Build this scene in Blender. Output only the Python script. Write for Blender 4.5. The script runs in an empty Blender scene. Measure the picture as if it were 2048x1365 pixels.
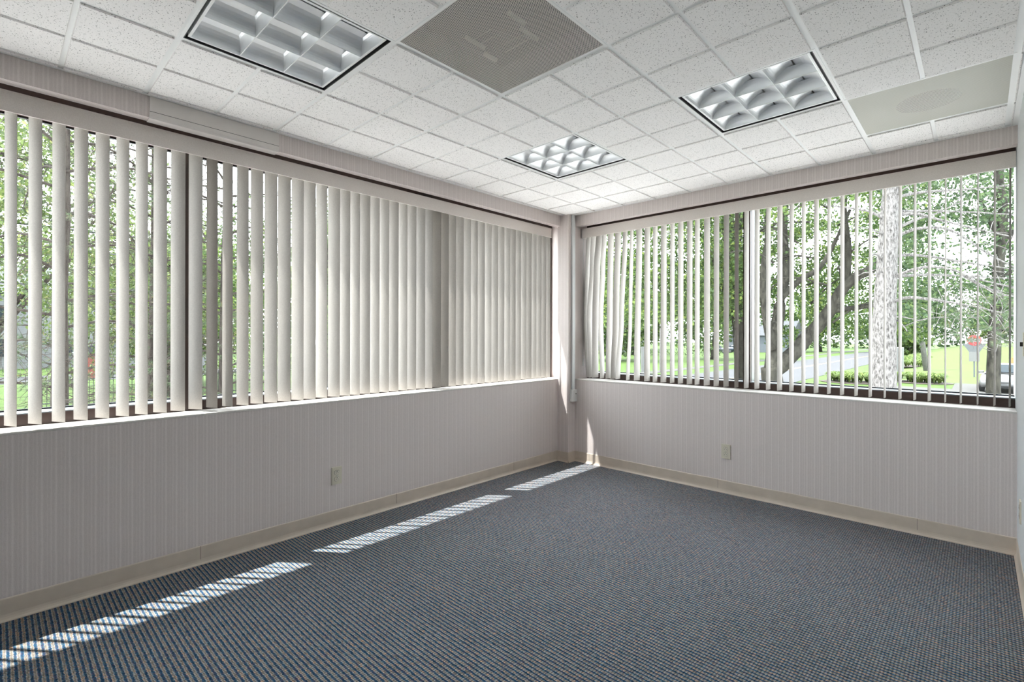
import bpy, math, random
from mathutils import Vector, Matrix
C = bpy.context.scene
col = bpy.context.collection
R = math.radians

# ---------------------------------------------------------------- camera, sky, sun, exposure
CX, CY, CZ = 3.018, -3.945, 1.2217
FPX, YAW, ROLL = 984.91, .7593, .002
cd = bpy.data.cameras.new('camera'); cam = bpy.data.objects.new('camera', cd); col.objects.link(cam)
cd.sensor_width = 36; cd.lens = FPX*36/2048; cd.shift_y = -9/2048; cd.clip_start = .05; cd.clip_end = 600
_F = Vector((-math.sin(YAW), math.cos(YAW), 0)); _R = Vector((math.cos(YAW), math.sin(YAW), 0)); _U = Vector((0, 0, 1))
R2 = _R*math.cos(ROLL)+_U*math.sin(ROLL); U2 = _U*math.cos(ROLL)-_R*math.sin(ROLL)
cam.matrix_world = Matrix(((R2.x, U2.x, -_F.x, CX), (R2.y, U2.y, -_F.y, CY), (R2.z, U2.z, -_F.z, CZ), (0, 0, 0, 1)))
C.camera = cam

def far(px, py, depth):
    """survey helper: the world point that lies 'depth' metres into the view at a picture position"""
    return Vector((CX, CY, CZ)) + (_F + R2*((px-1024)/FPX) + U2*((673.5-py)/FPX))*depth

w = bpy.data.worlds.new('sky'); C.world = w; w.use_nodes = True
bgn = w.node_tree.nodes['Background']
bgn.inputs[0].default_value = (.88, .94, 1.0, 1); bgn.inputs[1].default_value = 1.0
sd = bpy.data.lights.new('sun', 'SUN'); sun = bpy.data.objects.new('sun', sd); col.objects.link(sun)
sd.energy = 1.4; sd.angle = R(.6); sd.color = (1, .985, .96)
sun.rotation_euler = Vector((-1, -.79, 3.0)).to_track_quat('Z', 'Y').to_euler(); sun.location = (-8, -8, 20)
vs = C.view_settings
vs.view_transform = 'Standard'; vs.look = 'None'; vs.gamma = 1; vs.use_curve_mapping = False; vs.exposure = 3.53
C.cycles.diffuse_bounces = 6; C.cycles.max_bounces = 12; C.cycles.transparent_max_bounces = 16
C.cycles.sample_clamp_indirect = 8

# ---------------------------------------------------------------- materials
def srgb(r, g, b):
    f = lambda c: (c/255/12.92) if c/255 <= .04045 else ((c/255+.055)/1.055)**2.4
    return (f(r), f(g), f(b), 1)

class NT:
    def __init__(s, name):
        s.m = bpy.data.materials.new(name); s.m.use_nodes = True; s.t = s.m.node_tree
        s.b = s.t.nodes['Principled BSDF']; s.out = s.t.nodes['Material Output']
    def n(s, ty, **kw):
        nd = s.t.nodes.new(ty)
        for k, v in kw.items():
            if k == 'op': nd.operation = v
            elif k == 'blend': nd.blend_type = v; nd.data_type = 'RGBA'
            else: setattr(nd, k, v)
        return nd
    def l(s, a, b): s.t.links.new(a, b)
    def math(s, op, a, b=None, c=None, clamp=False):
        nd = s.n('ShaderNodeMath', op=op); nd.use_clamp = clamp
        for i, v in enumerate((a, b, c)):
            if v is None: continue
            if hasattr(v, 'is_output'): s.l(v, nd.inputs[i])
            else: nd.inputs[i].default_value = v
        return nd.outputs[0]
    def mix(s, fac, a, b, blend='MIX'):
        nd = s.n('ShaderNodeMix', blend=blend)
        for i, v in ((0, fac), (6, a), (7, b)):
            if hasattr(v, 'is_output'): s.l(v, nd.inputs[i])
            else: nd.inputs[i].default_value = v
        return nd.outputs[2]
    def ramp(s, fac, stops):
        nd = s.n('ShaderNodeValToRGB'); s.l(fac, nd.inputs[0]); e = nd.color_ramp.elements
        while len(e) < len(stops): e.new(.5)
        for i, (p, c) in enumerate(stops): e[i].position = p; e[i].color = c
        return nd.outputs[0]
    def pos(s):
        g = s.n('ShaderNodeNewGeometry'); return g.outputs['Position']
    def xyz(s, v):
        nd = s.n('ShaderNodeSeparateXYZ'); s.l(v, nd.inputs[0]); return nd.outputs
    def comb(s, x, y, z):
        nd = s.n('ShaderNodeCombineXYZ')
        for i, v in enumerate((x, y, z)):
            if hasattr(v, 'is_output'): s.l(v, nd.inputs[i])
            else: nd.inputs[i].default_value = v
        return nd.outputs[0]
    def noise(s, vec, scale, detail=2, rough=.5):
        nd = s.n('ShaderNodeTexNoise'); s.l(vec, nd.inputs['Vector'])
        nd.inputs['Scale'].default_value = scale; nd.inputs['Detail'].default_value = detail; nd.inputs['Roughness'].default_value = rough
        return nd.outputs
    def bump(s, h, strength=.3, dist=.002):
        nd = s.n('ShaderNodeBump'); s.l(h, nd.inputs['Height']); nd.inputs['Strength'].default_value = strength
        nd.inputs['Distance'].default_value = dist; s.l(nd.outputs[0], s.b.inputs['Normal'])
    def base(s, c, rough=.6, metal=0, spec=None):
        if hasattr(c, 'is_output'): s.l(c, s.b.inputs['Base Color'])
        else: s.b.inputs['Base Color'].default_value = c
        s.b.inputs['Roughness'].default_value = rough; s.b.inputs['Metallic'].default_value = metal
        if spec is not None: s.b.inputs['Specular IOR Level'].default_value = spec
        return s.m

def plain(name, rgb, rough=.6, metal=0, spec=None, grain=0.0, scale=40):
    t = NT(name)
    if grain:
        n = t.noise(t.pos(), scale, 3)[0]
        c2 = tuple(min(1, v*(1+grain)) for v in rgb[:3])+(1,); c1 = tuple(v*(1-grain) for v in rgb[:3])+(1,)
        return t.base(t.ramp(n, [(.3, c1), (.7, c2)]), rough, metal, spec)
    return t.base(rgb, rough, metal, spec)

def mk_wallpaper():
    t = NT('striped_wallpaper'); p = t.xyz(t.pos())
    s = t.math('ADD', p[0], p[1])
    wob = t.noise(t.comb(s, t.math('MULTIPLY', p[2], .15), 0), 55, 3)[0]
    ss = t.math('ADD', s, t.math('MULTIPLY', t.math('SUBTRACT', wob, .5), .006))
    def line(off, wd):
        f = t.math('FRACT', t.math('ADD', t.math('DIVIDE', ss, .046), off))
        d = t.math('ABSOLUTE', t.math('SUBTRACT', f, .5))
        return t.math('SUBTRACT', 1, t.math('DIVIDE', d, wd), clamp=True)
    st = t.math('MAXIMUM', line(0, .13), t.math('MULTIPLY', line(.34, .10), .7))
    st = t.math('MAXIMUM', st, t.math('MULTIPLY', line(.62, .07), .45))
    fib = t.noise(t.comb(t.math('MULTIPLY', s, 1.0), t.math('MULTIPLY', p[2], .12), 0), 420, 3, .7)[0]
    spk = t.noise(t.comb(s, t.math('MULTIPLY', p[2], .8), .3), 260, 2, .7)[0]
    v = t.math('ADD', t.math('MULTIPLY', st, .34), t.math('ADD', t.math('MULTIPLY', fib, .55), t.math('MULTIPLY', spk, .45)))
    c = t.ramp(v, [(.25, WP[0]), (.62, WP[1]), (1.0, WP[2])])
    t.bump(v, .25, .0015)
    return t.base(c, .75, 0, .25)
WP = [(.60, .528, .508, 1), (.72, .645, .622, 1), (.83, .76, .738, 1)]

def mk_slat():
    t = NT('slat_fabric_vinyl'); p = t.xyz(t.pos())
    n1 = t.noise(t.comb(t.math('MULTIPLY', p[0], .25), t.math('MULTIPLY', p[1], .25), p[2]), 420, 2, .6)[0]
    n2 = t.noise(t.comb(p[0], p[1], t.math('MULTIPLY', p[2], .1)), 500, 2)[0]
    v = t.math('ADD', t.math('MULTIPLY', n1, .6), t.math('MULTIPLY', n2, .4))
    c = t.ramp(v, [(.35, (.43, .402, .373, 1)), (.65, (.53, .497, .463, 1))])
    t.bump(v, .25, .001); t.base(c, .8, 0, .08)
    tr = t.n('ShaderNodeBsdfTranslucent'); tr.inputs[0].default_value = (.70, .66, .61, 1)
    mx = t.n('ShaderNodeMixShader'); mx.inputs[0].default_value = .11
    t.l(t.b.outputs[0], mx.inputs[1]); t.l(tr.outputs[0], mx.inputs[2]); t.l(mx.outputs[0], t.out.inputs[0])
    return t.m

def mk_valance():
    t = NT('valance_fabric'); n1 = t.noise(t.pos(), 300, 3, .65)[0]
    c = t.ramp(n1, [(.3, (.74, .675, .63, 1)), (.7, (.86, .795, .75, 1))]); t.bump(n1, .2, .001)
    return t.base(c, .6, 0, .3)

def mk_ceiling():
    t = NT('fissured_ceiling_tile'); P = t.pos()
    a = t.n('ShaderNodeTexVoronoi'); a.inputs['Scale'].default_value = 150; a.inputs['Randomness'].default_value = 1
    warp = t.noise(P, 90, 2)[1]
    mixv = t.n('ShaderNodeVectorMath', op='MULTIPLY_ADD'); t.l(warp, mixv.inputs[0]); mixv.inputs[1].default_value = (.010,)*3; t.l(P, mixv.inputs[2])
    t.l(mixv.outputs[0], a.inputs['Vector'])
    sz = t.math('MULTIPLY', t.xyz(a.outputs['Color'])[0], .33)
    pit = t.math('LESS_THAN', a.outputs['Distance'], sz)
    b = t.n('ShaderNodeTexVoronoi'); b.inputs['Scale'].default_value = 300; t.l(mixv.outputs[0], b.inputs['Vector'])
    pit2 = t.math('LESS_THAN', b.outputs['Distance'], t.math('MULTIPLY', t.xyz(b.outputs['Color'])[0], .27))
    pt = t.math('MAXIMUM', t.math('MULTIPLY', pit, .8), t.math('MULTIPLY', pit2, .55))
    t.bump(t.math('SUBTRACT', 1, pt), .5, .002)
    return t.base(t.mix(pt, (.86, .835, .82, 1), (.14, .135, .13, 1)), .85, 0, .2)

def mk_carpet():
    t = NT('loop_carpet'); p = t.xyz(t.pos())
    wob = t.noise(t.pos(), 160, 2)[1]; w3 = t.xyz(wob)
    x = t.math('ADD', p[0], t.math('MULTIPLY', t.math('SUBTRACT', w3[0], .5), .009))
    y = t.math('ADD', p[1], t.math('MULTIPLY', t.math('SUBTRACT', w3[1], .5), .009))
    PER = .0190
    row = t.math('FRACT', t.math('DIVIDE', y, PER))
    stripe = t.math('ABSOLUTE', t.math('SUBTRACT', row, .5))            # 0 centre of blue .. .5 centre of tan
    # loops: rows across the stripes, offset every other stripe
    k = t.math('FLOOR', t.math('DIVIDE', y, PER/2))
    xo = t.math('DIVIDE', x, .0112)
    fx = t.math('ABSOLUTE', t.math('SUBTRACT', t.math('FRACT', xo), .5))
    fy = t.math('ABSOLUTE', t.math('SUBTRACT', t.math('FRACT', t.math('DIVIDE', y, PER/2)), .5))
    d = t.math('SQRT', t.math('ADD', t.math('POWER', fx, 2), t.math('MULTIPLY', t.math('POWER', fy, 2), .8)))
    loop = t.math('SUBTRACT', 1, t.math('MULTIPLY', d, 1.55), clamp=True)
    cell = t.n('ShaderNodeTexWhiteNoise'); cell.noise_dimensions = '2D'
    t.l(t.comb(t.math('FLOOR', xo), k, 0), cell.inputs[0])
    rnd = cell.outputs[0]; rc = t.xyz(cell.outputs[1])
    yarn = t.noise(t.pos(), 520, 2, .7)[0]
    blue = t.ramp(rnd, [(0, srgb(36, 64, 90)), (.45, srgb(58, 93, 120)), (.7, srgb(72, 76, 102)), (1, srgb(76, 108, 122))])
    tan = t.ramp(rc[1], [(0, srgb(124, 117, 108)), (.4, srgb(156, 147, 136)), (.75, srgb(144, 145, 142)), (1, srgb(178, 146, 122))])
    mask = t.math('MULTIPLY', t.math('SUBTRACT', stripe, .19), 9, clamp=True)
    big = t.noise(t.pos(), 1.3, 3)[0]
    c = t.mix(mask, blue, tan)
    sh = t.math('ADD', .32, t.math('MULTIPLY', loop, 1.42))
    sh = t.math('MULTIPLY', sh, t.math('ADD', .55, t.math('MULTIPLY', yarn, .9)))
    sh = t.math('MULTIPLY', sh, t.math('ADD', .86, t.math('MULTIPLY', big, .28)))
    vm = t.n('ShaderNodeVectorMath', op='SCALE'); t.l(c, vm.inputs[0]); t.l(sh, vm.inputs['Scale'])
    t.bump(t.math('ADD', loop, t.math('MULTIPLY', yarn, .4)), .8, .004)
    return t.base(vm.outputs[0], .95, 0, .05)

def mk_glass():
    t = NT('window_glass'); t.t.nodes.remove(t.b)
    tr = t.n('ShaderNodeBsdfTransparent'); tr.inputs[0].default_value = (.965, .98, .975, 1)
    gl = t.n('ShaderNodeBsdfGlossy'); gl.inputs['Roughness'].default_value = .02
    g = t.n('ShaderNodeNewGeometry'); dt = t.n('ShaderNodeVectorMath', op='DOT_PRODUCT'); t.l(g.outputs['Normal'], dt.inputs[0]); t.l(g.outputs['Incoming'], dt.inputs[1])
    k = t.math('POWER', t.math('SUBTRACT', 1, t.math('ABSOLUTE', dt.outputs['Value'])), 5)
    fac = t.math('ADD', .018, t.math('MULTIPLY', k, .35), clamp=True)
    mx = t.n('ShaderNodeMixShader'); t.l(fac, mx.inputs[0]); t.l(tr.outputs[0], mx.inputs[1]); t.l(gl.outputs[0], mx.inputs[2])
    t.l(mx.outputs[0], t.out.inputs[0]); return t.m

def mk_perf(name, rgb, pitch, hole):
    t = NT(name); p = t.xyz(t.pos())
    u = t.math('DIVIDE', p[0], pitch); v = t.math('DIVIDE', p[1], pitch*.866)
    k = t.math('FLOOR', v); u2 = t.math('ADD', u, t.math('MULTIPLY', t.math('MODULO', t.math('ABSOLUTE', k), 2), .5))
    fx = t.math('SUBTRACT', t.math('FRACT', u2), .5); fy = t.math('MULTIPLY', t.math('SUBTRACT', t.math('FRACT', v), .5), .866)
    d = t.math('SQRT', t.math('ADD', t.math('POWER', fx, 2), t.math('POWER', fy, 2)))
    m = t.math('LESS_THAN', d, hole)
    t.base(rgb, .5, 0, .4)
    tr = t.n('ShaderNodeBsdfTransparent'); mx = t.n('ShaderNodeMixShader')
    t.l(m, mx.inputs[0]); t.l(t.b.outputs[0], mx.inputs[1]); t.l(tr.outputs[0], mx.inputs[2]); t.l(mx.outputs[0], t.out.inputs[0])
    return t.m

def mk_leaf(name, stops, trans=.35):
    t = NT(name); g = t.n('ShaderNodeNewGeometry')
    c = t.ramp(g.outputs['Random Per Island'], stops); t.base(c, .55, 0, .25)
    tr = t.n('ShaderNodeBsdfTranslucent'); t.l(c, tr.inputs[0])
    mx = t.n('ShaderNodeMixShader'); mx.inputs[0].default_value = trans
    t.l(t.b.outputs[0], mx.inputs[1]); t.l(tr.outputs[0], mx.inputs[2]); t.l(mx.outputs[0], t.out.inputs[0])
    return t.m

def mk_bark(name, dark, light, sc):
    t = NT(name); p = t.xyz(t.pos())
    v = t.comb(p[0], p[1], t.math('MULTIPLY', p[2], .35))
    n = t.noise(v, sc, 5, .7)[0]; vo = t.n('ShaderNodeTexVoronoi'); t.l(v, vo.inputs['Vector']); vo.inputs['Scale'].default_value = sc*.8
    m = t.math('ADD', t.math('MULTIPLY', n, .85), t.math('MULTIPLY', vo.outputs['Distance'], .2))
    t.bump(m, 1.0, .03)
    return t.base(t.ramp(m, [(.38, dark), (.62, light)]), .9, 0, .1)

def mk_grass(name, a, b, c):
    t = NT(name); n = t.noise(t.pos(), 1.2, 6, .65)[0]
    return t.base(t.ramp(n, [(.3, a), (.5, b), (.75, c)]), .9, 0, .1)

def mk_siding(name, rgb):
    t = NT(name); p = t.xyz(t.pos()); f = t.math('FRACT', t.math('DIVIDE', p[2], .16))
    m = t.math('LESS_THAN', f, .1)
    return t.base(t.mix(m, rgb, tuple(v*.6 for v in rgb[:3])+(1,)), .6)

M = dict(
 paper=mk_wallpaper(), slat=mk_slat(), valance=mk_valance(), tile=mk_ceiling(), carpet=mk_carpet(), glass=mk_glass(),
 grid=plain('white_grid_paint', (.80, .80, .79, 1), .45),
 gap=plain('shadow_gap_black', (.012, .012, .014, 1), .6),
 whitemetal=plain('white_enamel', (.80, .81, .80, 1), .35),
 alu=None, sill=plain('sill_laminate', (.70, .66, .62, 1), .45, grain=.05, scale=60),
 brown=plain('bronze_brown_frame', (.060, .036, .030, 1), .4, grain=.1),
 frametop=plain('grey_glazing_ledge', (.30, .34, .37, 1), .4),
 track=plain('dark_track', (.03, .03, .035, 1), .4),
 millalu=plain('mill_aluminium', (0.3, 0.3, 0.3, 1), .35, .7),
 cove=plain('tan_vinyl_cove_base', (.62, .53, .445, 1), .4, grain=.05, scale=12),
 plate=plain('almond_plastic', (.66, .61, .50, 1), .35), recept=plain('almond_receptacle', (.70, .65, .55, 1), .35),
 slot=plain('slot_black', (.015, .012, .01, 1), .5),
 raceway=plain('grey_white_raceway', (.76, .77, .77, 1), .4), box=plain('white_plastic_box', (.80, .80, .79, 1), .35),
 panel=plain('beige_panel_paint', (.76, .71, .68, 1), .5, grain=.04, scale=9),
 paint=plain('white_wall_paint', (.66, .68, .69, 1), .55),
 perfS=mk_perf('perforated_diffuser_face', (.62, .59, .55, 1), .0072, .34),
 perfR=mk_perf('perforated_return_face', (.60, .59, .52, 1), .0066, .31),
 plenum=plain('dark_plenum', (.05, .05, .06, 1), .7), duct=plain('greige_backing_plate', (.50, .48, .40, 1), .6),
 brick=plain('exterior_wall', (.30, .22, .18, 1), .9, grain=.15, scale=8),
 screw=plain('steel_screw', (.5, .5, .48, 1), .3, .8),
 lawn=mk_grass('lawn_grass', (0.026, 0.046, 0.008, 1), (0.038, 0.065, 0.014, 1), (0.058, 0.079, 0.022, 1)),
 lawn2=mk_grass('hill_grass', (0.05, 0.058, 0.022, 1), (0.049, 0.073, 0.018, 1), (0.067, 0.086, 0.029, 1)),
 asphalt=plain('pale_asphalt', (0.055, 0.055, 0.058, 1), .9, spec=.05, grain=.12, scale=2), concrete=plain('pale_concrete', (0.062, 0.06, 0.057, 1), .9, spec=.05, grain=.08, scale=3),
 bounceground=plain('pale_bounce_ground', (.58, .56, .545, 1), .95, grain=.25, scale=25), yellow=plain('road_yellow', (0.13, 0.08, 0.02, 1), .7), mulch=plain('mulch', (0.035, 0.024, 0.018, 1), .95, grain=.3, scale=20),
 barkpale=mk_bark('pale_pine_bark', (.030, .027, .025, 1), (.165, .155, .148, 1), 50),
 barkgrey=mk_bark('grey_maple_bark', (0.014, 0.013, 0.011, 1), (0.037, 0.035, 0.028, 1), 12),
 barkdark=mk_bark('dark_twig_bark', (0.017, 0.013, 0.011, 1), (0.045, 0.038, 0.032, 1), 20),
 leafA=mk_leaf('maple_leaves', [(0, (.026, .050, .014, 1)), (.5, (.050, .088, .022, 1)), (.85, (.095, .145, .034, 1)), (1, (.16, .20, .045, 1))]),
 leafB=mk_leaf('dark_leaves', [(0, (.018, .036, .014, 1)), (.6, (.036, .062, .024, 1)), (1, (.075, .11, .04, 1))]),
 leafC=mk_leaf('bright_leaves', [(0, (.036, .060, .018, 1)), (.5, (.075, .108, .032, 1)), (.9, (.125, .160, .045, 1)), (1, (.20, .20, .08, 1))]),
 lily=mk_leaf('lily_leaves', [(0, (.05, .085, .018, 1)), (.6, (.09, .135, .028, 1)), (1, (.14, .18, .04, 1))]),
 needle=mk_leaf('pine_needles', [(0, (0.022, 0.040, 0.019, 1)), (.6, (0.053, 0.081, 0.037, 1)), (.9, (0.087, 0.112, 0.056, 1)), (1, (0.186, 0.105, 0.050, 1))], .2),
 white=plain('white_paint_ext', (0.1, 0.1, 0.098, 1), .5), siding=mk_siding('white_siding', (0.11, 0.112, 0.115, 1)), greysiding=mk_siding('grey_siding', (0.06, 0.068, 0.078, 1)),
 roof=plain('grey_shingles', (0.035, 0.037, 0.04, 1), .9, grain=.2, scale=3), redroof=plain('maroon_wood', (0.154, 0.035, 0.028, 1), .7),
 carwhite=plain('white_car_paint', (0.1, 0.1, 0.1, 1), .25), carsilver=plain('silver_car_paint', (0.06, 0.065, 0.07, 1), .3, .3), carblue=plain('blue_grey_car_paint', (0.03, 0.038, 0.05, 1), .3, .3),
 carglass=plain('dark_car_glass', (.02, .026, .03, 1), .4, spec=.08), tyre=plain('tyre_rubber', (.02, .02, .02, 1), .8), lamp=plain('headlamp_lens', (0.08, 0.085, 0.085, 1), .15),
 red=plain('sign_red', (0.2, 0.014, 0.014, 1), .5), signgrey=plain('sign_back_grey', (.08, .084, .088, 1), .5, .3), black=plain('black_iron', (.02, .02, .02, 1), .5),
 orange=plain('orange_plastic', (0.25, 0.08, 0.02, 1), .6), wire=plain('cable_black', (.03, .03, .035, 1), .6), wood=plain('weathered_pole', (.11, .105, .10, 1), .9, grain=.2, scale=6),
)
def mk_alu():
    t = NT('satin_aluminium'); n = t.noise(t.pos(), 9, 2)[0]
    return t.base(t.ramp(n, [(.3, (.86, .875, .90, 1)), (.7, (.93, .94, .94, 1))]), .42, .55)
M['alu'] = mk_alu()

# ---------------------------------------------------------------- mesh helpers
class MB:
    def __init__(s): s.v = []; s.f = []; s.mi = []
    def add(s, vs, fs, mi=0):
        o = len(s.v); s.v += [tuple(v) for v in vs]; s.f += [tuple(i+o for i in f) for f in fs]; s.mi += [mi]*len(fs)
        return s
    def box(s, x0, x1, y0, y1, z0, z1, mi=0):
        return s.add([(x0, y0, z0), (x1, y0, z0), (x1, y1, z0), (x0, y1, z0), (x0, y0, z1), (x1, y0, z1), (x1, y1, z1), (x0, y1, z1)],
                     [(0, 3, 2, 1), (4, 5, 6, 7), (0, 1, 5, 4), (1, 2, 6, 5), (2, 3, 7, 6), (3, 0, 4, 7)], mi)
    def frust(s, b, t, zb, zt, mi=0):       # b, t = (x0,x1,y0,y1)
        return s.add([(b[0], b[2], zb), (b[1], b[2], zb), (b[1], b[3], zb), (b[0], b[3], zb), (t[0], t[2], zt), (t[1], t[2], zt), (t[1], t[3], zt), (t[0], t[3], zt)],
                     [(0, 3, 2, 1), (4, 5, 6, 7), (0, 1, 5, 4), (1, 2, 6, 5), (2, 3, 7, 6), (3, 0, 4, 7)], mi)
    def tube(s, pts, rad, n=8, mi=0):
        pts = [Vector(p) for p in pts]; rad = rad if hasattr(rad, '__len__') else [rad]*len(pts); o = []; vs = []
        for i, p in enumerate(pts):
            d = (pts[min(i+1, len(pts)-1)]-pts[max(i-1, 0)]).normalized()
            a = d.cross(Vector((0, 0, 1))) if abs(d.z) < .9 else d.cross(Vector((1, 0, 0)))
            a.normalize(); b = d.cross(a)
            for k in range(n):
                th = 2*math.pi*k/n; vs.append(p+(a*math.cos(th)+b*math.sin(th))*rad[i])
        fs = []
        for i in range(len(pts)-1):
            for k in range(n):
                k2 = (k+1) % n; fs.append((i*n+k, i*n+k2, (i+1)*n+k2, (i+1)*n+k))
        fs.append(tuple(range(n))[::-1]); fs.append(tuple((len(pts)-1)*n+k for k in range(n)))
        return s.add(vs, fs, mi)
    def extr(s, prof, axis, a, b, mi=0):    # profile of (p,q) pairs swept along an axis
        n = len(prof)
        mk = {'x': lambda t, p: (t, p[0], p[1]), 'y': lambda t, p: (p[0], t, p[1]), 'z': lambda t, p: (p[0], p[1], t)}[axis]
        return s.add([mk(a, p) for p in prof]+[mk(b, p) for p in prof],
                     [(i, (i+1) % n, (i+1) % n+n, i+n) for i in range(n)]+[tuple(range(n))[::-1], tuple(range(n, 2*n))], mi)
    def build(s, name, mats, parent=None, smooth=False, bevel=0, seg=2):
        me = bpy.data.meshes.new(name); me.from_pydata(s.v, [], s.f)
        for m in (mats if isinstance(mats, (list, tuple)) else [mats]): me.materials.append(m)
        me.polygons.foreach_set('material_index', s.mi)
        if smooth: me.polygons.foreach_set('use_smooth', [True]*len(s.f))
        me.update()
        o = bpy.data.objects.new(name, me); col.objects.link(o)
        if parent: o.parent = parent; o.matrix_parent_inverse = Matrix.Translation(-parent.location) if parent.type == 'EMPTY' and not parent.get('copyable') else Matrix()
        if bevel:
            b = o.modifiers.new('bevel', 'BEVEL'); b.width = bevel; b.segments = seg; b.limit_method = 'ANGLE'
        return o

def empty(name, loc=(0, 0, 0), label=None, cat=None, group=None, kind=None):
    o = bpy.data.objects.new(name, None); o.empty_display_size = .1; col.objects.link(o); o.location = loc
    bpy.context.view_layer.update()
    return tag(o, label, cat, group, kind)
def tag(o, label=None, cat=None, group=None, kind=None):
    if label: o['label'] = label
    if cat: o['category'] = cat
    if group: o['group'] = group
    if kind: o['kind'] = kind
    return o
def struct(name, mb, m, **k): return tag(mb.build(name, m, **k), kind='structure')

# ---------------------------------------------------------------- room shell
H = 2.416; XR = 3.172; YB = 0.0; YF = -5.3; SILL = .806; HB = 2.306
struct('floor', MB().box(-.0, XR, YF, 0, -.12, 0), M['carpet'])
# left wall: parapet, header, end piece past the window
WL0 = -4.74
b = MB().box(-.36, 0, YF, 0, -.12, SILL-.012); b.box(-.36, 0, YF, WL0, SILL-.012, H)
b.box(-.03, .03, WL0, 0, HB, H+.12)
b.box(-.36, -.03, WL0, 0, HB+.05, H+.12)
b.box(-.36, .03, YF, WL0, H, H+.12)
struct('wall_left', b, M['paper'])
b = MB().box(-.0, XR, 0, .40, -.12, SILL-.012); b.box(-.36, .13, 0, .40, -.12, H+.12)
b.box(.13, XR, 0, .06, HB, H+.12); b.box(.13, XR, .06, .40, HB+.05, H+.12)
struct('wall_back', b, M['paper'])
b = MB().box(0, .13, -.11, 0, -.0, H)
struct('wall_corner_column', b, M['paper'])
struct('wall_right', MB().box(XR, XR+.15, YF, .40, -.12, H+.12), M['paint'])
struct('wall_front', MB().box(-.36, XR, YF-.15, YF, -.12, H+.12), M['paint'])

# ceiling: grid plane, regular tiles (one foot panels), wall moulding
GX, GY, G = 3.1321, -4.0452, .6096
OPEN = {(-4, 1): 'light', (-3, 2): 'supply', (-4, 4): 'light', (-2, 4): 'light', (-1, 5): 'return'}
tiles = MB(); grid = MB(); T = .0118; DROP = .008
x_lo, x_hi, y_lo, y_hi = .030+.020, XR-.020, YF+.02, -.020
for i in range(-12, 2):
    for j in range(-6, 16):
        ci, cj = math.floor(i/2), math.floor(j/2)
        if (ci, cj) in OPEN: continue
        x0, x1 = GX+G*i/2, GX+G*(i+1)/2; y0, y1 = GY+G*j/2, GY+G*(j+1)/2
        tx0 = T if i % 2 == 0 else .007; tx1 = T if i % 2 else .007
        ty0 = T if j % 2 == 0 else .007; ty1 = T if j % 2 else .007
        a = [max(x0+tx0, x_lo), min(x1-tx1, x_hi), max(y0+ty0, y_lo), min(y1-ty1, y_hi)]
        if a[1]-a[0] < .005 or a[3]-a[2] < .005: continue
        sl = .004
        bt = (a[0]+(sl if i % 2 else .001), a[1]-(sl if not i % 2 else .001), a[2]+(sl if j % 2 else .001), a[3]-(sl if not j % 2 else .001))
        if bt[1] <= bt[0] or bt[3] <= bt[2]: bt = a
        tiles.frust(bt, a, H-DROP, H+.004)
ce = struct('ceiling', tiles, M['tile'])
def grid_cells():
    for i in range(-12, 2):
        for j in range(-6, 16):
            ci, cj = math.floor(i/2), math.floor(j/2)
            if (ci, cj) in OPEN: continue
            x0, x1 = GX+G*i/2, GX+G*(i+1)/2; y0, y1 = GY+G*j/2, GY+G*(j+1)/2
            x0, x1, y0, y1 = max(x0, .0), min(x1, XR), max(y0, YF), min(y1, 0)
            if x1-x0 > .001 and y1-y0 > .001: grid.box(x0, x1, y0, y1, H, H+.015)
grid_cells()
for (ci, cj) in OPEN:                     # visible T-bar flange round each opening
    x0, x1, y0, y1 = GX+G*ci, GX+G*(ci+1), GY+G*cj, GY+G*(cj+1)
    grid.box(x0, x0+T, y0, y1, H-.001, H+.015); grid.box(x1-T, x1, y0, y1, H-.001, H+.015)
    grid.box(x0+T, x1-T, y0, y0+T, H-.001, H+.015); grid.box(x0+T, x1-T, y1-T, y1, H-.001, H+.015)
grid.box(.03, .05, YF, 0, H-.0045, H+.001); grid.box(XR-.02, XR, YF, 0, H-.0045, H+.001)
grid.box(.05, XR-.02, -.02, 0, H-.0045, H+.001); grid.box(.05, XR-.02, YF, YF+.02, H-.0045, H+.001)
g_ = grid.build('ceiling_grid', M['grid'], ce)
MB().box(-.36, XR+.15, YF-.15, .40, H+.125, H+.32).build('ceiling_deck', M['plenum'], ce)

# cove base along the walls
def cove(name, pts_axis, a, bb, flip):
    p = [(0, 0), (.013, 0), (.0125, .004), (.007, .011), (.0042, .02), (.003, .03), (.003, .094), (.0015, .098), (0, .099)]
    return p
def baseboard(name, axis, base, sgn, a, bb):
    prof = [(base+sgn*q, z) for q, z in cove(0, 0, 0, 0, 0)]
    return tag(MB().extr(prof, axis, a, bb).build(name, M['cove']), kind='structure')
def seam(parent, axis, base, sgn, at):
    m = MB()
    if axis == 'y': m.box(base, base+sgn*.0034, at-.0006, at+.0006, .004, .097)
    else: m.box(at-.0006, at+.0006, *(sorted((base, base+sgn*.0034))), .004, .097)
    m.build('seam', M['slot'], parent)
bl = baseboard('baseboard_left', 'y', 0, 1, YF, -.11)
for s_ in (-3.18, -1.96, -.74): seam(bl, 'y', 0, 1, s_)
bb_ = baseboard('baseboard_back', 'x', 0, -1, .13, XR)
for s_ in (.30, 1.52, 2.74): seam(bb_, 'x', 0, -1, s_)
tag(MB().extr([(y, z) for y, z in [(-.11-q, z) for q, z in cove(0, 0, 0, 0, 0)]], 'x', 0, .13).build('baseboard_column_front', M['cove']), kind='structure')
tag(MB().extr([(.13+q, z) for q, z in cove(0, 0, 0, 0, 0)], 'y', -.11, 0).build('baseboard_column_side', M['cove']), kind='structure')
baseboard('baseboard_right', 'y', XR, -1, YF, 0)

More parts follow.
